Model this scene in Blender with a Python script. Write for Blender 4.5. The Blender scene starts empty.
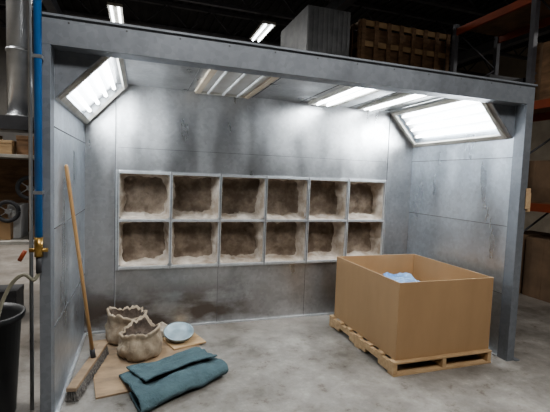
import bpy, bmesh, math, random
from mathutils import Vector, Matrix, noise
random.seed(4)
S=bpy.context.scene
# ---------------------------------------------------------------- materials
def nt(name):
    m=bpy.data.materials.new(name); m.use_nodes=True
    t=m.node_tree; b=t.nodes['Principled BSDF']; return m,t,b
def ramp(t,stops):
    r=t.nodes.new('ShaderNodeValToRGB'); e=r.color_ramp.elements
    e[0].position=stops[0][0]; e[0].color=(*stops[0][1],1)
    e[1].position=stops[-1][0]; e[1].color=(*stops[-1][1],1)
    for p,c in stops[1:-1]:
        x=e.new(p); x.color=(*c,1)
    return r
def mat(name,c1,c2=None,scale=5,rough=.6,metal=0,stretch=(1,1,1),bump=0,detail=6,rs=None,bscale=None,emit=None,es=0,lo=.35,hi=.65):
    m,t,b=nt(name)
    c2=c2 or tuple(x*.8 for x in c1)
    tc=t.nodes.new('ShaderNodeTexCoord'); mp=t.nodes.new('ShaderNodeMapping')
    mp.inputs['Scale'].default_value=stretch
    t.links.new(tc.outputs['Object'],mp.inputs[0])
    n=t.nodes.new('ShaderNodeTexNoise'); n.inputs['Scale'].default_value=scale; n.inputs['Detail'].default_value=detail
    n.inputs['Roughness'].default_value=.6
    t.links.new(mp.outputs[0],n.inputs[0])
    r=ramp(t,[(lo,c1),(hi,c2)]); t.links.new(n.outputs[0],r.inputs[0]); t.links.new(r.outputs[0],b.inputs['Base Color'])
    b.inputs['Roughness'].default_value=rough; b.inputs['Metallic'].default_value=metal
    if bump:
        n2=t.nodes.new('ShaderNodeTexNoise'); n2.inputs['Scale'].default_value=bscale or scale*3; n2.inputs['Detail'].default_value=4
        t.links.new(mp.outputs[0],n2.inputs[0])
        bp=t.nodes.new('ShaderNodeBump'); bp.inputs['Strength'].default_value=bump; bp.inputs['Distance'].default_value=.02
        t.links.new(n2.outputs[0],bp.inputs['Height']); t.links.new(bp.outputs[0],b.inputs['Normal'])
    if emit:
        b.inputs['Emission Color'].default_value=(*emit,1); b.inputs['Emission Strength'].default_value=es
    return m
def galv(name,base,dirt=False,rough=.30,metal=.95,con=1.0,spangle=.88):
    """galvanised sheet: spangle + wiped smudges + grime near the floor"""
    m,t,b=nt(name); L=t.links
    g=t.nodes.new('ShaderNodeNewGeometry')
    v=t.nodes.new('ShaderNodeTexVoronoi'); v.inputs['Scale'].default_value=30; L.new(g.outputs['Position'],v.inputs['Vector'])
    mpa=t.nodes.new('ShaderNodeMapping'); mpa.inputs['Scale'].default_value=(1.3,1.3,.8); L.new(g.outputs['Position'],mpa.inputs[0])
    n=t.nodes.new('ShaderNodeTexNoise'); n.inputs['Scale'].default_value=1.4; n.inputs['Detail'].default_value=7; n.inputs['Roughness'].default_value=.58; n.inputs['Distortion'].default_value=.3
    L.new(mpa.outputs[0],n.inputs['Vector'])
    r=ramp(t,[(.30,tuple(x*(1-.45*con) for x in base)),(.45,tuple(x*(1-.12*con) for x in base)),(.58,base),(.72,tuple(min(1,x*(1+.3*con)) for x in base))]); L.new(n.outputs[0],r.inputs[0])
    bw=t.nodes.new('ShaderNodeRGBToBW'); L.new(v.outputs['Color'],bw.inputs[0])
    vr=ramp(t,[(.2,(spangle,)*3),(.8,(1.0,1.0,1.0))]); L.new(bw.outputs[0],vr.inputs[0])
    mx=t.nodes.new('ShaderNodeMix'); mx.data_type='RGBA'; mx.blend_type='MULTIPLY'; mx.inputs[0].default_value=1
    L.new(r.outputs[0],mx.inputs[6]); L.new(vr.outputs[0],mx.inputs[7])
    out=mx.outputs[2]
    b.inputs['Metallic'].default_value=metal
    mp2=t.nodes.new('ShaderNodeMapping'); mp2.inputs['Scale'].default_value=(3,3,.7); L.new(g.outputs['Position'],mp2.inputs[0])
    n5=t.nodes.new('ShaderNodeTexNoise'); n5.inputs['Scale'].default_value=1.5; n5.inputs['Detail'].default_value=7; L.new(mp2.outputs[0],n5.inputs['Vector'])
    rr=ramp(t,[(.3,(rough+.16,)*3),(.7,(rough-.06,)*3)]); L.new(n5.outputs[0],rr.inputs[0]); rout=rr.outputs[0]
    if dirt:
        sp=t.nodes.new('ShaderNodeSeparateXYZ'); L.new(g.outputs['Position'],sp.inputs[0])
        mr=t.nodes.new('ShaderNodeMapRange'); mr.interpolation_type='SMOOTHSTEP'; mr.inputs[1].default_value=.2; mr.inputs[2].default_value=.64; mr.inputs[3].default_value=1; mr.inputs[4].default_value=0
        L.new(sp.outputs[2],mr.inputs[0])
        mrx=t.nodes.new('ShaderNodeMapRange'); mrx.interpolation_type='SMOOTHSTEP'; mrx.inputs[1].default_value=.7; mrx.inputs[2].default_value=1.7; mrx.inputs[3].default_value=1; mrx.inputs[4].default_value=.25
        L.new(sp.outputs[0],mrx.inputs[0])
        mp=t.nodes.new('ShaderNodeMapping'); mp.inputs['Scale'].default_value=(1,1,2.2); mp.inputs['Location'].default_value=(.7,0,.2); L.new(g.outputs['Position'],mp.inputs[0])
        n3=t.nodes.new('ShaderNodeTexNoise'); n3.inputs['Scale'].default_value=2.1; n3.inputs['Detail'].default_value=7; L.new(mp.outputs[0],n3.inputs['Vector'])
        r3=ramp(t,[(.40,(.05,.05,.05)),(.56,(.85,.85,.85))]); L.new(n3.outputs[0],r3.inputs[0])
        mu=t.nodes.new('ShaderNodeMath'); mu.operation='MULTIPLY'; L.new(mr.outputs[0],mu.inputs[0]); L.new(r3.outputs[0],mu.inputs[1])
        mv=t.nodes.new('ShaderNodeMath'); mv.operation='MULTIPLY'; L.new(mu.outputs[0],mv.inputs[0]); L.new(mrx.outputs[0],mv.inputs[1])
        m2=t.nodes.new('ShaderNodeMix'); m2.data_type='RGBA'; L.new(mv.outputs[0],m2.inputs[0]); L.new(out,m2.inputs[6]); m2.inputs[7].default_value=(.12,.085,.06,1)
        out=m2.outputs[2]
        ad=t.nodes.new('ShaderNodeMath'); ad.operation='MULTIPLY_ADD'; ad.inputs[1].default_value=.25; L.new(mv.outputs[0],ad.inputs[0]); L.new(rout,ad.inputs[2]); rout=ad.outputs[0]
    L.new(out,b.inputs['Base Color']); L.new(rout,b.inputs['Roughness'])
    n4=t.nodes.new('ShaderNodeTexNoise'); n4.inputs['Scale'].default_value=1.3; n4.inputs['Detail'].default_value=2; L.new(g.outputs['Position'],n4.inputs['Vector'])
    bp=t.nodes.new('ShaderNodeBump'); bp.inputs['Strength'].default_value=.28; bp.inputs['Distance'].default_value=.04; L.new(n4.outputs[0],bp.inputs['Height']); L.new(bp.outputs[0],b.inputs['Normal'])
    return m
def emis(name,c,s):
    m,t,b=nt(name); b.inputs['Base Color'].default_value=(.9,.9,.9,1)
    b.inputs['Emission Color'].default_value=(*c,1); b.inputs['Emission Strength'].default_value=s; return m

M_wallm=galv('galvanized_wall',(.57,.575,.585),dirt=True,metal=.92,con=.7,rough=.32)
M_side=galv('galvanized_side',(.64,.69,.75),metal=.88,con=.55,rough=.30)
M_post=galv('galvanized_post',(.26,.28,.31),rough=.45,metal=.5,con=.5)
M_ceilm=galv('galvanized_roof',(.52,.53,.54),con=.5)
M_frame=galv('filter_frame_metal',(.62,.63,.64),rough=.4,metal=.7,con=.4)
M_seam=mat('seam_dark',(.15,.15,.155),rough=.6,metal=.5)
M_wframe=mat('painted_frame',(.50,.48,.44),(.36,.34,.30),6,.5)
M_tube=emis('lamp_tube',(.90,.96,1.0),11)
M_refl=emis('lamp_reflector',(.86,.94,1.0),1.35)
M_dimlamp=mat('lamp_lens_off',(.42,.42,.40),(.34,.33,.31),5,.3,emit=(1,1,1),es=.05)
M_lint=mat('filter_lint',(.60,.535,.465),(.33,.265,.205),6,.95,bump=.5,bscale=22,lo=.36,hi=.62)
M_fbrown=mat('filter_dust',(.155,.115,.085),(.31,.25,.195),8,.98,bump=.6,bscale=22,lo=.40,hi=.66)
M_card=mat('cardboard',(.39,.255,.14),(.34,.22,.12),3,.8,stretch=(1,1,.3))
M_cardin=mat('cardboard_inside',(.33,.215,.125),(.28,.18,.10),3,.85)
M_cardedge=mat('cardboard_edge',(.50,.36,.22),(.40,.27,.16),60,.85)
M_pine=mat('pallet_pine',(.52,.37,.22),(.40,.27,.15),5,.75,stretch=(1,6,6),bump=.2)
M_ply=mat('plywood',(.42,.30,.19),(.22,.16,.11),3,.75,stretch=(1,2.5,1),bump=.1)
M_teal=mat('teal_felt',(.10,.155,.17),(.062,.10,.112),6,.95,bump=.6,bscale=50,lo=.3,hi=.7)
M_sack=mat('sack_cloth',(.45,.37,.275),(.23,.175,.125),7,.95,bump=.45,bscale=22,lo=.3,hi=.72)
M_rag=mat('rag_cloth',(.50,.45,.38),(.30,.25,.20),4,.95)
M_sackin=mat('sack_contents',(.06,.045,.036),(.14,.105,.08),12,.95,bump=.5)
M_stick=mat('broom_wood',(.50,.31,.15),(.42,.25,.115),8,.5,stretch=(1,1,.2))
M_brist=mat('bristles',(.10,.095,.09),(.30,.28,.26),60,.9,bump=.5)
M_blue=mat('blue_hose',(.025,.17,.46),(.02,.13,.38),5,.35)
M_black=mat('black_plastic',(.022,.024,.026),(.035,.035,.037),6,.45)
M_brass=mat('brass',(.5,.33,.12),(.35,.22,.08),10,.35,metal=.9)
M_hose=mat('rubber_hose',(.22,.21,.16),(.17,.16,.12),8,.5)
M_silver=mat('duct_metal',(.55,.56,.57),(.40,.41,.42),4,.35,metal=.85)
M_unit=mat('corrugated_galvanized',(.30,.305,.31),(.21,.215,.22),4,.5,metal=.4)
M_dark=mat('dark_steel',(.035,.035,.038),(.06,.06,.065),4,.6)
M_brown=mat('crate_wood',(.25,.15,.085),(.13,.08,.045),4,.8,stretch=(1,1,4))
M_cratew=mat('crate_slat',(.45,.30,.16),(.30,.20,.11),4,.8)
M_orange=mat('rack_orange',(.30,.06,.022),(.22,.05,.018),4,.6)
M_rackbl=mat('rack_grey',(.12,.12,.13),(.08,.08,.09),4,.6)
M_white=mat('white_paper',(.65,.66,.66),(.5,.5,.5),5,.7)
M_bluebag=mat('blue_plastic_film',(.06,.16,.36),(.22,.34,.50),6,.4)
M_pail=mat('pail_metal',(.42,.50,.54),(.28,.36,.40),6,.4,metal=.3)
M_block=mat('block_wall',(.40,.35,.28),(.30,.26,.21),2,.9)
M_wallw=mat('warehouse_wall',(.20,.19,.175),(.13,.125,.12),1,.9)
M_deck=mat('roof_deck',(.045,.045,.047),(.025,.025,.027),2,.8)
M_oldbox=mat('old_carton',(.22,.145,.09),(.14,.095,.062),3,.85)
def concrete():
    m,t,b=nt('concrete_floor'); L=t.links
    g=t.nodes.new('ShaderNodeNewGeometry')
    n=t.nodes.new('ShaderNodeTexNoise'); n.inputs['Scale'].default_value=1.7; n.inputs['Detail'].default_value=12; n.inputs['Roughness'].default_value=.66
    n.inputs['Distortion'].default_value=.25
    L.new(g.outputs['Position'],n.inputs['Vector'])
    r=ramp(t,[(.34,(.15,.137,.12)),(.44,(.235,.22,.20)),(.56,(.31,.292,.268)),(.68,(.41,.39,.36))]); L.new(n.outputs[0],r.inputs[0])
    n2=t.nodes.new('ShaderNodeTexNoise'); n2.inputs['Scale'].default_value=6; n2.inputs['Detail'].default_value=12; n2.inputs['Roughness'].default_value=.8; L.new(g.outputs['Position'],n2.inputs['Vector'])
    r2=ramp(t,[(.36,(.50,.45,.40)),(.44,(.88,.87,.85)),(.56,(1,1,1)),(.66,(1.3,1.28,1.25))]); L.new(n2.outputs[0],r2.inputs[0])
    mx=t.nodes.new('ShaderNodeMix'); mx.data_type='RGBA'; mx.blend_type='MULTIPLY'; mx.inputs[0].default_value=1
    L.new(r.outputs[0],mx.inputs[6]); L.new(r2.outputs[0],mx.inputs[7])
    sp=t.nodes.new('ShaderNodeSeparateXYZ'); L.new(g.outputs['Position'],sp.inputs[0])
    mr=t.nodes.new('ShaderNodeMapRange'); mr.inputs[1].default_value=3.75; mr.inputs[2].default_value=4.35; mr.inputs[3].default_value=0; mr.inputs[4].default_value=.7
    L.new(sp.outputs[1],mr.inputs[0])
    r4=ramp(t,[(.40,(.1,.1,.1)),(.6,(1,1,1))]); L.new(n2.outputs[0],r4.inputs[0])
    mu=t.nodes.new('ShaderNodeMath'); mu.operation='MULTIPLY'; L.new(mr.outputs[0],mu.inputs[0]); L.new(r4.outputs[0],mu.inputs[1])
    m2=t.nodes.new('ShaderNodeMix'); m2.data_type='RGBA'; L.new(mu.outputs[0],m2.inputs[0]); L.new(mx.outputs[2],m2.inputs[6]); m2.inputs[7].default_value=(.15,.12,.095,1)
    L.new(m2.outputs[2],b.inputs['Base Color'])
    b.inputs['Roughness'].default_value=.5
    bp=t.nodes.new('ShaderNodeBump'); bp.inputs['Strength'].default_value=.12; bp.inputs['Distance'].default_value=.01; L.new(n2.outputs[0],bp.inputs['Height']); L.new(bp.outputs[0],b.inputs['Normal'])
    return m
M_conc=concrete()

# ---------------------------------------------------------------- builder
class B:
    def __init__(s,name,parent=None,loc=None):
        s.name=name; s.bm=bmesh.new(); s.mats=[]; s.parent=parent
    def mi(s,m):
        if m not in s.mats: s.mats.append(m)
        return s.mats.index(m)
    def _tag(s,faces,m):
        i=s.mi(m)
        for f in faces: f.material_index=i
    def box(s,lo,hi,m,R=None,o=(0,0,0)):
        lo=Vector(lo); hi=Vector(hi); vs=[]
        for x in (lo.x,hi.x):
            for y in (lo.y,hi.y):
                for z in (lo.z,hi.z):
                    p=Vector((x,y,z))
                    if R is not None: p=R@p
                    vs.append(s.bm.verts.new(p+Vector(o)))
        F=[(0,1,3,2),(4,6,7,5),(0,4,5,1),(2,3,7,6),(0,2,6,4),(1,5,7,3)]
        s._tag([s.bm.faces.new([vs[i] for i in f]) for f in F],m)
    def slab(s,pts,off,m):
        off=Vector(off); a=[s.bm.verts.new(p) for p in pts]; b=[s.bm.verts.new(Vector(p)+off) for p in pts]
        n=len(pts); fs=[s.bm.faces.new(a),s.bm.faces.new(b[::-1])]
        for i in range(n): fs.append(s.bm.faces.new([a[i],b[i],b[(i+1)%n],a[(i+1)%n]]))
        s._tag(fs,m)
    def tube(s,pts,r,m,n=12,cap=True):
        pts=[Vector(p) for p in pts]; rings=[]
        rr=r if isinstance(r,(list,tuple)) else [r]*len(pts)
        ref=None
        for i,p in enumerate(pts):
            d=(pts[min(i+1,len(pts)-1)]-pts[max(i-1,0)]).normalized()
            if ref is None:
                ref=Vector((0,0,1)) if abs(d.z)<.9 else Vector((1,0,0))
            a=d.cross(ref).normalized(); b_=a.cross(d).normalized(); ref=b_
            rings.append([s.bm.verts.new(p+(a*math.cos(2*math.pi*k/n)+b_*math.sin(2*math.pi*k/n))*rr[i]) for k in range(n)])
        fs=[]
        for i in range(len(rings)-1):
            for k in range(n):
                f=s.bm.faces.new([rings[i][k],rings[i][(k+1)%n],rings[i+1][(k+1)%n],rings[i+1][k]]); f.smooth=True; fs.append(f)
        if cap:
            fs.append(s.bm.faces.new(rings[0][::-1])); fs.append(s.bm.faces.new(rings[-1]))
        s._tag(fs,m)
    def lathe(s,c,prof,m,n=40,fn=None,mfn=None):
        rings=[]
        for j,(r,z) in enumerate(prof):
            ring=[]
            for k in range(n):
                a=2*math.pi*k/n; p=Vector((r*math.cos(a),r*math.sin(a),z))
                if fn: p=fn(p,a,j)
                ring.append(s.bm.verts.new(p+Vector(c)))
            rings.append(ring)
        for j in range(len(rings)-1):
            for k in range(n):
                f=s.bm.faces.new([rings[j][k],rings[j][(k+1)%n],rings[j+1][(k+1)%n],rings[j+1][k]]); f.smooth=True
                f.material_index=s.mi(mfn(j) if mfn else m)
        for rg in (rings[0],rings[-1]):
            f=s.bm.faces.new(rg); f.material_index=s.mi(mfn(len(prof)) if (mfn and rg is rings[-1]) else m)
    def grid(s,nu,nv,fn,m,smooth=True):
        V=[[s.bm.verts.new(fn(i/nu,j/nv)) for j in range(nv+1)] for i in range(nu+1)]
        i_=s.mi(m)
        for i in range(nu):
            for j in range(nv):
                f=s.bm.faces.new([V[i][j],V[i+1][j],V[i+1][j+1],V[i][j+1]]); f.smooth=smooth; f.material_index=i_
    def done(s,bevel=0,solid=0,normals=True):
        if normals: bmesh.ops.recalc_face_normals(s.bm,faces=s.bm.faces)
        me=bpy.data.meshes.new(s.name); s.bm.to_mesh(me); s.bm.free()
        for m in s.mats: me.materials.append(m)
        o=bpy.data.objects.new(s.name,me); S.collection.objects.link(o)
        if s.parent: o.parent=s.parent
        if solid:
            q=o.modifiers.new('solid','SOLIDIFY'); q.thickness=solid; q.offset=0
        if bevel:
            q=o.modifiers.new('bev','BEVEL'); q.width=bevel; q.segments=2; q.limit_method='ANGLE'; q.angle_limit=math.radians(40)
        return o
def empty(name):
    e=bpy.data.objects.new(name,None); S.collection.objects.link(e); return e
def RZ(a): return Matrix.Rotation(math.radians(a),3,'Z')

# ---------------------------------------------------------------- key dims
XL,XR=-.527,3.30; YB=4.35; YF=2.80; HC=2.53; SL=2.10; SO=.39
GX0,GX1,GZ0,GZ1=-.22,2.91,.67,1.655
# ---------------------------------------------------------------- warehouse shell
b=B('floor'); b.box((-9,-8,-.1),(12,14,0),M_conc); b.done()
b=B('ceiling'); b.box((-9,-8,6.3),(12,14,6.4),M_deck)
for i in range(84):
    x=-9+i*.25; b.box((x,-8,6.25),(x+.12,14,6.3),M_deck)
b.done()
b=B('wall_back'); b.box((-9,14,0),(12,14.2,6.4),M_wallw); b.done()
b=B('wall_left'); b.box((-9.2,-8,0),(-9,14,6.4),M_block); b.done()
b=B('wall_right'); b.box((12,-8,0),(12.2,14,6.4),M_block); b.done()
b=B('wall_front'); b.box((-9,-8.2,0),(12,-8,6.4),M_wallw); b.done()
b=B('roof_joists')
for y in (3.5,5.5,7.5,9.5,11.5,13.3):
    b.box((-9,y-.05,5.55),(12,y+.05,5.62),M_rackbl); b.box((-9,y-.05,6.16),(12,y+.05,6.25),M_rackbl)
    x=-9; k=0
    while x<12:
        b.tube([(x,y,5.6 if k%2 else 6.2),(x+.6,y,6.2 if k%2 else 5.6)],.02,M_rackbl,6); x+=.6;k+=1
for x in (-2,4,9):
    b.box((x-.1,-8,5.3),(x+.1,14,5.55),M_rackbl)
b.done()

# ---------------------------------------------------------------- spray booth
booth=empty('spray_booth')
T=.03
b=B('back_panel',booth)
b.box((XL-T,YB,0),(XR+T,YB+T,GZ0),M_wallm); b.box((XL-T,YB,GZ1),(XR+T,YB+T,HC+.05),M_wallm)
b.box((XL-T,YB,GZ0),(GX0,YB+T,GZ1),M_wallm); b.box((GX1,YB,GZ0),(XR+T,YB+T,GZ1),M_wallm)
b.box((GX0-.030,YB-.012,0),(GX0-.024,YB,HC),M_seam); b.box((GX0-.024,YB-.010,0),(GX0-.018,YB,HC),M_frame)
b.box((GX1+.022,YB-.006,0),(GX1+.027,YB,HC),M_seam)
b.box((GX0,YB-.002,1.90),(GX1,YB,1.903),M_seam)
for x in (.82,1.87):
    b.box((x,YB-.003,0),(x+.003,YB,GZ0-.02),M_seam)
b.box((XL,YB-.02,0),(XR,YB,.018),M_frame)
b.done()
def side(name,x,s,seams):
    b=B(name,booth)
    b.box((min(x,x+s*T),YF+.08,0),(max(x,x+s*T),YB,HC),M_side)
    for z in seams:
        b.box((min(x,x-s*.004),YF+.08,z),(max(x,x-s*.004),YB,z+.005),M_seam)
    b.box((min(x,x-s*.02),YF+.08,0),(max(x,x-s*.02),YB,.018),M_frame)
    b.done()
side('left_side_panel',XL,-1,(.62,1.27,1.92)); side('right_side_panel',XR,1,(.62,1.27,1.92))
b=B('roof_panel',booth); b.box((XL-T,YF+.1,HC),(XR+T,YB+T,HC+.05),M_ceilm)
for x in (.45,1.15,1.72,2.36): b.box((x,YF+.1,HC-.004),(x+.004,YB,HC),M_seam)
b.done()
b=B('front_frame',booth)
PW=.085; PL=.062
b.box((XL-PL,YF-.03,0),(XL,YF+.08,2.40),M_post)
b.box((XR,YF-.03,0),(XR+PW,YF+.08,2.40),M_post)
b.box((XL-PL,YF-.03,2.40),(XR+PW,YF+.10,2.565),M_post)
b.box((XL-PL-.01,YF-.045,2.565),(XR+PW+.01,YF+.12,2.58),M_post)
b.box((XL-.12,YF-.05,0),(XL-PL,YF+.10,.012),M_post); b.box((XR+PW,YF-.05,0),(XR+.14,YF+.10,.012),M_post)
for i in range(12):
    x=XL+.1+i*.33; b.tube([(x,YF-.033,2.54),(x,YF-.03,2.54)],.006,M_seam,8)
b.done(bevel=.003)
def soffit(name,x,s):
    b=B(name,booth)
    y0,y1=YF+.10,YB
    P0=Vector((x,0,SL)); P1=Vector((x+s*SO,0,SL+.42)); d=(P1-P0); Ld=d.length; d.normalize()
    nrm=Vector((-d.z,0,d.x))
    if nrm.z>0: nrm=-nrm
    def P(u,y,h=0):
        q=P0+d*u+nrm*h; return (q.x,y,q.z)
    def bar(u0,u1,ya,yb,h0,h1,m):
        vs=[P(u0,ya,h0),P(u1,ya,h0),P(u1,yb,h0),P(u0,yb,h0)]
        b.slab(vs,nrm*(h1-h0),m)
    ya,yb=y0+.04,y1-.06; fw=.04; u0,u1=.02,Ld-.02
    bar(0,Ld,y0,ya,-.01,0,M_ceilm); bar(0,Ld,yb,y1,-.01,0,M_ceilm); bar(0,u0,ya,yb,-.01,0,M_ceilm); bar(u1,Ld,ya,yb,-.01,0,M_ceilm)
    bar(u0,u0+fw,ya,yb,-.01,.018,M_wframe); bar(u1-fw,u1,ya,yb,-.01,.018,M_wframe)
    bar(u0+fw,u1-fw,ya,ya+fw,-.01,.018,M_wframe); bar(u0+fw,u1-fw,yb-fw,yb,-.01,.018,M_wframe)
    bar(u0,u1,ya,yb,-.085,-.08,M_refl)
    for k in range(4):
        u=u0+.11+k*(u1-u0-.22)/3
        b.tube([P(u,ya+.06,-.045),P(u,yb-.06,-.045)],.017,M_tube,10)
        b.tube([P(u,ya+.045,-.045),P(u,ya+.075,-.045)],.022,M_wframe,10)
        b.tube([P(u,yb-.075,-.045),P(u,yb-.045,-.045)],.022,M_wframe,10)
    b.slab([(x,y0-.01,SL),(x+s*SO,y0-.01,HC-.005),(x,y0-.01,HC-.005)],(0,.008,0),M_post)
    b.done()
soffit('left_lamp_soffit',XL,1); soffit('right_lamp_soffit',XR,-1)
M_pine2=mat('fixture_trim',(.50,.43,.34),(.40,.33,.25),5,.6)
def cfix(name,x0,x1,lit,wood):
    b=B(name,booth); y0,y1=3.18,4.30; z=HC
    fr=M_pine2 if wood else M_wframe
    w=.055 if wood else .035
    b.box((x0,y0,z-.03),(x0+w,y1,z),fr); b.box((x1-w,y0,z-.03),(x1,y1,z),fr)
    b.box((x0+w,y0,z-.03),(x1-w,y0+.03,z),M_wframe); b.box((x0+w,y1-.03,z-.03),(x1-w,y1,z),M_wframe)
    b.box((x0+w,y0+.03,z-.008),(x1-w,y1-.03,z-.004),M_refl if lit else M_dimlamp)
    nt_=3 if not lit else 2
    for k in range(nt_):
        x=x0+w+(k+.5)*(x1-x0-2*w)/nt_
        b.tube([(x,y0+.05,z-.026),(x,y1-.05,z-.026)],.014,M_tube if lit else M_white,8)
    b.done()
cfix('roof_lamp_1',.52,1.10,False,True)
cfix('roof_lamp_2',1.80,2.12,True,False)
cfix('roof_lamp_3',2.44,2.66,True,False)
# filters
b=B('filter_bank_frame',booth)
NC,NR=6,2; cw=(GX1-GX0)/NC; ch=(GZ1-GZ0)/NR; fw=.014
for i in range(NC+1):
    x=GX0+i*cw; b.box((x-fw,YB-.035,GZ0-.02),(x+fw,YB+.05,GZ1+.02),M_frame)
    b.box((x-.003,YB-.04,GZ0-.02),(x+.003,YB-.034,GZ1+.02),M_seam)
for j in range(NR+1):
    z=GZ0+j*ch; b.box((GX0-fw,YB-.033,z-fw),(GX1+fw,YB+.05,z+fw),M_frame)
b.done(bevel=.002)
b=B('filters',booth)
for i in range(NC):
    for j in range(NR):
        x0=GX0+i*cw+fw; x1=x0+cw-2*fw; z0=GZ0+j*ch+fw; z1=z0+ch-2*fw
        sd=i*7+j*31; dp=.16+.05*random.random(); n=72
        cx,cz=(x0+x1)/2,(z0+z1)/2; W,H=(x1-x0)/2,(z1-z0)/2
        sag=.03+.02*random.random()
        def ring(t,a,sd=sd,dp=dp,cx=cx,cz=cz,W=W,H=H,sag=sag):
            c,s_=math.cos(a),math.sin(a); p=34-22*t
            r=1/((abs(c)**p+abs(s_)**p)**(1/p))
            e=min(1,t*4)
            nz=noise.noise(Vector((c*1.5+sd,s_*1.5,t*1.5)))*.04*e*t
            nz+=noise.noise(Vector((c*6+sd,s_*6,t*.8)))*.016*e
            nz+=noise.noise(Vector((c*15+sd,s_*15,t*.8)))*.006*e
            bx=c*r; bz=s_*r
            up=sag*t*(1 if bz<0 else .15)*abs(bz)**2
            return Vector((cx+bx*(W-.035*t-nz),YB+dp*t,cz+bz*(H-.008*t-nz)+(up if bz<0 else -up)))
        ts=(0,.06,.15,.3,.45,.6,.75,.9,1); rings=[]
        for t in ts: rings.append([b.bm.verts.new(ring(t,2*math.pi*(k+.5)/n)) for k in range(n)])
        for q in range(len(rings)-1):
            for k in range(n):
                f=b.bm.faces.new([rings[q][k],rings[q][(k+1)%n],rings[q+1][(k+1)%n],rings[q+1][k]]); f.smooth=True
                f.material_index=b.mi(M_lint)
        prev=rings[-1]
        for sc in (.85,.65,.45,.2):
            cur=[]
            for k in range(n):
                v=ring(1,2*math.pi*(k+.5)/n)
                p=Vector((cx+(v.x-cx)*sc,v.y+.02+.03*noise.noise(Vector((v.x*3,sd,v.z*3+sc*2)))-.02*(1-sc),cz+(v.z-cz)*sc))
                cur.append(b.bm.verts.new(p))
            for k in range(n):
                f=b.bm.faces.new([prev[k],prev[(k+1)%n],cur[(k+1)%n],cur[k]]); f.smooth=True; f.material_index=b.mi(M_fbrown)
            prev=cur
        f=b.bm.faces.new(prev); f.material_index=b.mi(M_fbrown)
b.done(normals=False)
b=B('exhaust_plenum',booth)
b.box((XL,YB+.55,0),(XR,YB+.58,HC),M_post); b.box((XL-T,YB+T,0),(XL,YB+.58,HC),M_post); b.box((XR,YB+T,0),(XR+T,YB+.58,HC),M_post)
b.box((XL,YB+T,HC),(XR,YB+.58,HC+.05),M_post); b.done()
# ---------------------------------------------------------------- pallet + box
b=B('wooden_pallet')
px0,px1,py0,py1=2.05,3.12,2.78,4.01
for k in range(7):
    y=py0+k*(py1-py0-.09)/6
    b.box((px0,y,.105),(px1,y+.09,.122),M_pine)
for x in (px0,(px0+px1)/2-.02,px1-.04):
    b.box((x,py0+.005,.018),(x+.04,py0+.24,.105),M_pine); b.box((x,py0+.24,.055),(x+.04,py0+.46,.105),M_pine)
    b.box((x,py0+.46,.018),(x+.04,py1-.46,.105),M_pine); b.box((x,py1-.46,.055),(x+.04,py1-.24,.105),M_pine)
    b.box((x,py1-.24,.018),(x+.04,py1-.005,.105),M_pine)
for y in (py0,(py0+py1)/2-.045,py1-.09): b.box((px0,y,0),(px1,y+.09,.017),M_pine)
b.done(bevel=.002)
b=B('cardboard_box')
x0,x1,y0,y1,z0,z1=2.09,3.12,2.82,3.97,.123,.80; t=.008
b.box((x0,y0,z0),(x1,y1,z0+t),M_card)
b.box((x0,y0,z0+t),(x1,y0+t,z1),M_card); b.box((x0,y1-t,z0+t),(x1,y1,z1),M_card)
b.box((x0,y0+t,z0+t),(x0+t,y1-t,z1),M_card); b.box((x1-t,y0+t,z0+t),(x1,y1-t,z1),M_card)
for (a,c) in (((x0,y0,z1),(x1,y0+t,z1+.002)),((x0,y1-t,z1),(x1,y1,z1+.002)),((x0,y0+t,z1),(x0+t,y1-t,z1+.002)),((x1-t,y0+t,z1),(x1,y1-t,z1+.002))):
    b.box(a,c,M_cardedge)
b.done(bevel=.002)
b=B('discarded_packing_sheet')
def fn2(u,v):
    x=2.62+u*.34; y=3.56+v*.3
    z=.545+.02*noise.noise(Vector((u*3,v*3,9)))+.01*noise.noise(Vector((u*8,v*8,2)))+.06*v
    return Vector((x,y,z))
b.grid(20,20,fn2,M_bluebag)
b.box((2.12,2.86,.132),(3.09,3.93,.48),M_cardin)
b.done()
# ---------------------------------------------------------------- plywood
b=B('plywood_sheet')
a=Vector((.17,-.985,0)); c=Vector((-.985,-.17,0)); p=Vector((.46,4.27,0))
b.slab([p,p+a*1.08,p+a*1.08+c*.95,p+c*.93],(0,0,.014),M_ply); b.done(bevel=.002)
b=B('wood_offcut')
b.box((-.13,-.24,.015),(.2,.28,.03),M_pine,RZ(18),(.36,3.98,0)); b.done(bevel=.002)
# ---------------------------------------------------------------- mat
b=B('folded_teal_mat')
O=Vector((-.15,3.33,0)); U=Vector((.912,.41,0)).normalized(); V=Vector((.27,-.963,0)).normalized()
path=[(0,.022),(.08,.028),(.2,.04),(.32,.065),(.44,.095),(.53,.105),(.595,.095),(.63,.065),(.61,.035),(.54,.02),(.44,.022),(.33,.03)]
def pth(t):
    q=t*(len(path)-1); i=min(int(q),len(path)-2); f=q-i
    return (path[i][0]*(1-f)+path[i+1][0]*f, path[i][1]*(1-f)+path[i+1][1]*f)
def fn(u,v):
    d,z=pth(v)
    l=.74*u+.06*(1-v)*u
    p=O+U*l+V*d*(1.0-.12*u)
    w=noise.noise(Vector((u*4,d*5,0)))*.028+.014*math.sin(u*9+d*7)
    w+=noise.noise(Vector((u*11,d*12,3)))*.008
    p.z=max(.022,z+w*(1 if .05<v<.75 else .2))
    p+=V*noise.noise(Vector((u*3,7,0)))*.05*(d/.5)
    return p
b.grid(60,56,fn,M_teal)
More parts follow.
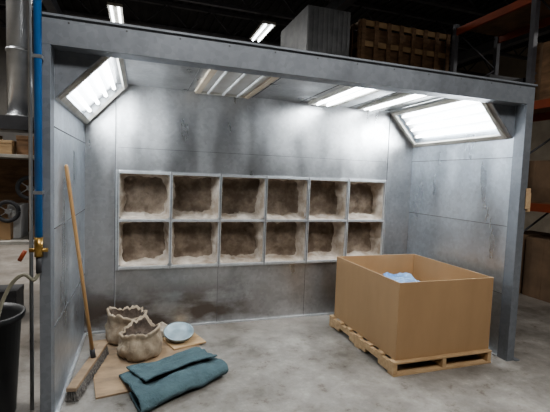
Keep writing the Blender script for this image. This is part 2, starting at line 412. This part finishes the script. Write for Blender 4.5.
def fn3(u,v):
    p=O+U*(.06+.66*u+.05*v)+V*(.0+(.37+.04*noise.noise(Vector((u*3,0,8))))*v*(1-.1*u)); d=.03+.36*v
    base=.026+.075*(d/.44)**1.4+.014*math.sin((.15+.8*u)*9+d*7)
    p.z=base+.028+.018*noise.noise(Vector((u*3,v*3,5)))+.007*noise.noise(Vector((u*9,v*9,5)))
    return p
b.grid(40,28,fn3,M_teal)
o=b.done(solid=.012)
# ---------------------------------------------------------------- sacks
def sack(name,c,r,h,seed,tilt=(0,0)):
    b=B(name)
    base=[(r*.86,0),(r*1.0,.025),(r*1.07,h*.2),(r*1.06,h*.34),(r*1.08,h*.48),(r*1.0,h*.6),(r*.99,h*.7),(r*.94,h*.78),(r*.98,h*.86),(r*1.02,h*.92),(r*1.04,h*.98),(r*1.01,h*1.03),(r*.95,h*1.03),(r*.89,h*.97),(r*.84,h*.85),(r*.80,h*.68),(r*.5,h*.66),(r*.2,h*.72)]
    def fn(p,a,j):
        n1=noise.noise(Vector((math.cos(a)*1.0+seed,math.sin(a)*1.0,p.z*2)))
        n2=noise.noise(Vector((math.cos(a)*2.6+seed,math.sin(a)*2.6,p.z*12)))
        n3=noise.noise(Vector((math.cos(a)*7+seed,math.sin(a)*7,p.z*14)))
        k=1+.18*n1+.13*n2+.08*n3
        z=p.z+(0 if j<2 else (.06*n1+.03*n2+.018*n3)*min(1,p.z/h))
        return Vector((p.x*k+tilt[0]*p.z,p.y*k+tilt[1]*p.z,z))
    b.lathe(c,base,M_sack,n=90,fn=fn,mfn=lambda j:M_sackin if j>=13 else M_sack)
    b.done()
sack('cloth_sack',(-.13,4.10,.016),.17,.27,3.1,(.1,-.1))
sack('cloth_sack',(.0,3.71,.016),.175,.24,8.7,(0,.0))
b=B('metal_pail')
def til(p,a,j):
    return Matrix.Rotation(math.radians(16),3,'X')@Vector((p.x,p.y,p.z))
b.lathe((.37,3.93,.068),[(.11,0),(.135,.045),(.145,.047),(.145,.055),(.132,.055),(.125,.015),(.05,.012)],M_pail,n=36,fn=til)
b.done()
b=B('crumpled_rag')
def fnr(u,v):
    x=.15+u*.24; y=4.0+v*.24
    e=min(u,1-u,v,1-v)*4
    z=.035+min(1,e)*(.065+.06*noise.noise(Vector((u*3,v*3,3)))+.03*noise.noise(Vector((u*8,v*8,1))))
    return Vector((x+.03*noise.noise(Vector((v*5,1,u))),y+.03*noise.noise(Vector((u*5,2,v))),max(.034,z)))
b.grid(24,24,fnr,M_rag); b.done(solid=.004)
# ---------------------------------------------------------------- push broom
br=empty('push_broom')
h0=Vector((-.45,3.02,.016)); h1=Vector((-.30,3.80,.016)); dd=(h1-h0); ln=dd.length; ang=math.degrees(math.atan2(dd.y,dd.x))
b=B('head',br); b.box((0,-.035,.075),(ln,.035,.105),M_ply,RZ(ang),h0); b.done(bevel=.006)
b=B('bristles',br)
random.seed(2)
R=RZ(ang)
for i in range(90):
    for j in range(5):
        x=.012+i*(ln-.024)/89; y=-.028+j*.014
        q=R@Vector((x,y,.076))+h0; sx=random.uniform(-.012,.012); sy=(j-2)*.006+random.uniform(-.006,.006)
        q2=R@Vector((x+sx,y+sy,.001))+h0
        b.tube([q,q2],.0045,M_brist,5,cap=False)
b.done()
b=B('handle',br)
hb=Vector((-.355,3.50,.117)); ht=Vector((-.507,3.18,1.69))
b.tube([hb,hb+(ht-hb)*.5,ht-(ht-hb)*.01,ht],[.0135,.0135,.0135,.008],M_stick,14)
b.tube([hb-(ht-hb)*.003,hb+(ht-hb)*.05],.02,M_dark,12); b.done()
# ---------------------------------------------------------------- left items
b=B('air_line')
xx,yy=-.585,2.735
b.tube([(xx,yy,1.22),(xx,yy,3.6),(xx,yy,5.3)],.021,M_blue,14)
b.tube([(xx,yy,1.12),(xx,yy,1.24)],.024,M_brass,12)
b.tube([(xx-.05,yy,1.16),(xx+.05,yy,1.16)],.013,M_brass,10)
b.tube([(xx,yy,1.02),(xx,yy,1.12)],.016,M_dark,10)
b.tube([(xx-.07,yy-.01,1.16),(xx-.10,yy-.01,1.10)],.012,M_orange,8)
for z in (1.5,2.3): b.box((xx-.024,yy-.023,z),(xx+.024,yy+.034,z+.02),M_silver)
b.done()
b=B('rubber_hose')
pts=[]
ctl=[(-.585,2.735,1.02),(-.61,2.72,.98),(-.66,2.70,1.02),(-.73,2.70,.95),(-.78,2.66,.78),(-.79,2.64,.5),(-.78,2.62,.2),(-.74,2.58,.03),(-.65,2.5,.017),(-.5,2.45,.017)]
for i in range(len(ctl)-1):
    p0=Vector(ctl[max(i-1,0)]);p1=Vector(ctl[i]);p2=Vector(ctl[i+1]);p3=Vector(ctl[min(i+2,len(ctl)-1)])
    for k in range(8):
        t=k/8; pts.append(.5*((2*p1)+(p2-p0)*t+(2*p0-5*p1+4*p2-p3)*t*t+(3*p1-p0-3*p2+p3)*t**3))
pts.append(Vector(ctl[-1]))
b.tube(pts,.011,M_hose,10); b.done()
b=B('trash_can')
b.lathe((-.975,3.0,0),[(.18,0),(.19,.02),(.225,.66),(.245,.665),(.25,.70),(.235,.705),(.215,.66),(.175,.03)],M_black,n=40); b.done()
b=B('exhaust_duct')
b.tube([(-1.27,5.1,2.2),(-1.27,5.1,4.2),(-1.27,5.1,6.25)],.115,M_silver,28)
for z in (2.2,2.9,3.6,4.3,5.0): b.tube([(-1.27,5.1,z),(-1.27,5.1,z+.03)],.125,M_silver,28)
b.box((-1.5,4.9,2.06),(-1.05,5.35,2.2),M_dark)
b.done()
sh=empty('storage_shelf')
b=B('shelf_frame',sh)
sx0,sx1,sy0,sy1=-2.4,-.85,4.75,5.5
for x in (sx0,sx1-.04):
    for y in (sy0,sy1-.04): b.box((x,y,0),(x+.04,y+.04,1.96),M_rackbl)
for z in (.86,1.76): b.box((sx0,sy0,z),(sx1,sy1,z+.035),M_wframe)
b.box((sx0,sy1-.01,.86),(sx1,sy1,1.79),M_brown)
b.done(bevel=.003)
b=B('workshop_supplies',sh)
for (x,y,w,h,z,m) in ((-1.5,4.85,.22,.14,1.797,M_pine),(-1.25,4.9,.16,.2,1.797,M_brown),(-1.05,4.85,.14,.1,1.797,M_card),(-1.75,4.85,.3,.2,1.797,M_card),
                      (-1.6,4.85,.3,.22,.897,M_card),(-1.12,4.85,.2,.14,.897,M_brown),(-1.55,5.0,.26,.3,.0,M_dark),(-1.35,4.95,.12,.36,.897,M_white)):
    b.box((x,y,z),(x+w,y+.3,z+h),m); b.box((x-.004,y-.004,z+h*.8),(x+w+.004,y+.304,z+h+.003),m)
for (x,z,r) in ((-1.12,1.45,.11),(-1.32,1.2,.10)):
    pp=[(x+r*math.cos(k*math.pi/12),4.84,z+r*math.sin(k*math.pi/12)) for k in range(25)]
    b.tube(pp,.022,M_dark,8); b.tube([(x,4.84,z),(x,4.9,z)],.03,M_silver,10)
    for k in range(5): b.tube([(x,4.84,z),(x+r*math.cos(k*1.257),4.84,z+r*math.sin(k*1.257))],.006,M_silver,6)
b.done(bevel=.003)
b=B('electrical_conduit')
b.tube([(-.69,3.02,0),(-.69,3.02,3.3),(-.69,3.02,5.55)],.012,M_silver,10)
b.done()
b=B('wooden_bracket')
b.box((XR+PW,2.78,1.42),(XR+PW+.07,2.9,1.60),M_pine); b.box((XR+PW-.02,2.755,1.45),(XR+PW+.03,2.769,1.64),M_cardedge); b.done(bevel=.004)
# ---------------------------------------------------------------- mezzanine + goods
b=B('mezzanine_platform')
b.box((2.2,6.5,3.3),(6.9,9.2,3.45),M_dark)
for x in (2.3,4.5,6.7):
    for y in (6.6,9.0): b.box((x-.07,y-.07,0),(x+.07,y+.07,3.3),M_rackbl)
b.box((2.2,8.9,0),(6.9,8.95,3.3),M_wallw)
b.done()
b=B('corrugated_metal_unit')
b.box((2.75,6.75,3.45),(3.6,8.2,4.72),M_unit)
for i in range(9): b.box((2.76+i*.097,6.73,3.47),(2.79+i*.097,6.75,4.70),M_unit)
for i in range(14): b.box((3.6,6.8+i*.1,3.47),(3.62,6.83+i*.1,4.7),M_unit)
b.done(bevel=.004)
b=B('wooden_crate')
X0,X1,Y0,Y1,Z0,Z1=3.80,5.8,6.7,8.2,3.45,4.62
for z in (Z0,Z0+.35,Z0+.7,Z1-.1): b.box((X0,Y0,z),(X1,Y0+.03,z+.1),M_cratew); b.box((X0,Y0,z),(X0+.03,Y1,z+.1),M_cratew)
for k in range(8): b.box((X0+k*(X1-X0-.08)/7,Y0-.03,Z0),(X0+k*(X1-X0-.08)/7+.08,Y0,Z1),M_brown)
b.box((X0+.05,Y0+.06,Z0),(X1-.05,Y1-.05,Z1-.12),M_brown)
for k in range(6): b.box((X0-.03,Y0+k*.28,Z0),(X0,Y0+k*.28+.08,Z1),M_brown)
b.done(bevel=.004)
# ---------------------------------------------------------------- pallet rack right
rk=empty('pallet_rack')
b=B('rack_frame',rk)
for y in (2.9,4.6,6.2):
    for x in (5.5,6.5):
        b.box((x-.04,y-.04,0),(x+.04,y+.04,4.6),M_rackbl)
    z=.3;k=0
    while z<4.2:
        b.tube([(5.5 if k%2 else 6.5,y,z),(6.5 if k%2 else 5.5,y,z+.6)],.015,M_rackbl,6); z+=.6;k+=1
for z in (1.3,2.8,4.4):
    for x in (5.5,6.5): b.box((x-.025,2.9,z),(x+.025,6.2,z+.12),M_orange)
    b.box((5.52,2.92,z+.12),(6.48,6.18,z+.14),M_brown)
b.done()
b=B('stored_cartons',rk)
random.seed(9)
for z in (0.0,1.441,2.941):
    y=2.98
    while y<5.5:
        w=random.uniform(.35,.7); h=random.uniform(.4,.95)
        b.box((5.6,y,z),(6.35,y+w,z+h),random.choice([M_oldbox,M_brown,M_oldbox,M_dark])); b.box((5.595,y+w*.45,z+.02),(5.6,y+w*.55,z+h-.01),M_oldbox)
        y+=w+.05
b.done(bevel=.005)
# ---------------------------------------------------------------- warehouse lights
def ware(x,y,z=5.3,e=90):
    b=B('ceiling_light_fixture')
    b.box((x-.16,y-.62,z),(x+.16,y+.62,z+.06),M_wframe)
    for k in (-.08,0.08): b.tube([(x+k,y-.58,z-.02),(x+k,y+.58,z-.02)],.025,M_tube,8)
    b.tube([(x,y-.5,z+.06),(x,y-.5,6.25)],.006,M_dark,5); b.tube([(x,y+.5,z+.06),(x,y+.5,6.25)],.006,M_dark,5)
    b.done()
    l=bpy.data.lights.new('lamp','AREA'); l.shape='RECTANGLE'; l.size=.3; l.size_y=1.2; l.energy=e; l.color=(1,.98,.95)
    o=bpy.data.objects.new('ceiling_lamp_light',l); o.location=(x,y,z-.06); S.collection.objects.link(o)
ware(-.6,10.4,e=160); ware(2.85,10.0,e=150); ware(-3.2,4.2,z=5.3,e=210)  # third fixture is out of view, added to brighten the left background
ware(0.3,-1.0,e=150); ware(3.2,-.5,e=150); ware(8.3,3,e=100); ware(-3.5,8.5,e=170)  # unseen: pair behind camera added for front light, last one brightens the left
def al(name,loc,rot,sx,sy,e):
    l=bpy.data.lights.new(name,'AREA'); l.shape='RECTANGLE'; l.size=sx; l.size_y=sy; l.energy=e; l.color=(.90,.96,1)
    o=bpy.data.objects.new(name,l); o.location=loc; o.rotation_euler=rot; o.parent=booth; S.collection.objects.link(o)
al('left_soffit_light',(XL+.24,3.62,SL+.17),(0,math.radians(-47),0),.35,1.1,18)
al('right_soffit_light',(XR-.24,3.62,SL+.17),(0,math.radians(47),0),.35,1.1,18)
al('roof_light',(1.96,3.75,HC-.06),(0,0,0),.2,1.0,11)
w=bpy.data.worlds.new('World'); S.world=w; w.use_nodes=True
w.node_tree.nodes['Background'].inputs[0].default_value=(.5,.55,.6,1); w.node_tree.nodes['Background'].inputs[1].default_value=.12
# ---------------------------------------------------------------- camera
cam=bpy.data.cameras.new('camera'); co=bpy.data.objects.new('camera',cam); S.collection.objects.link(co); S.camera=co
cam.sensor_width=36; cam.lens=400/550*36; cam.clip_start=.05
R=Matrix.Rotation(math.radians(-18.6),4,'Z')@Matrix.Rotation(math.radians(86.0),4,'X')@Matrix.Rotation(math.radians(2.1),4,'Z')
co.matrix_world=Matrix.Translation((0,0,1.65))@R
S.view_settings.view_transform='AgX'
try: S.view_settings.look='AgX - Medium High Contrast'
except Exception as e: print(e)
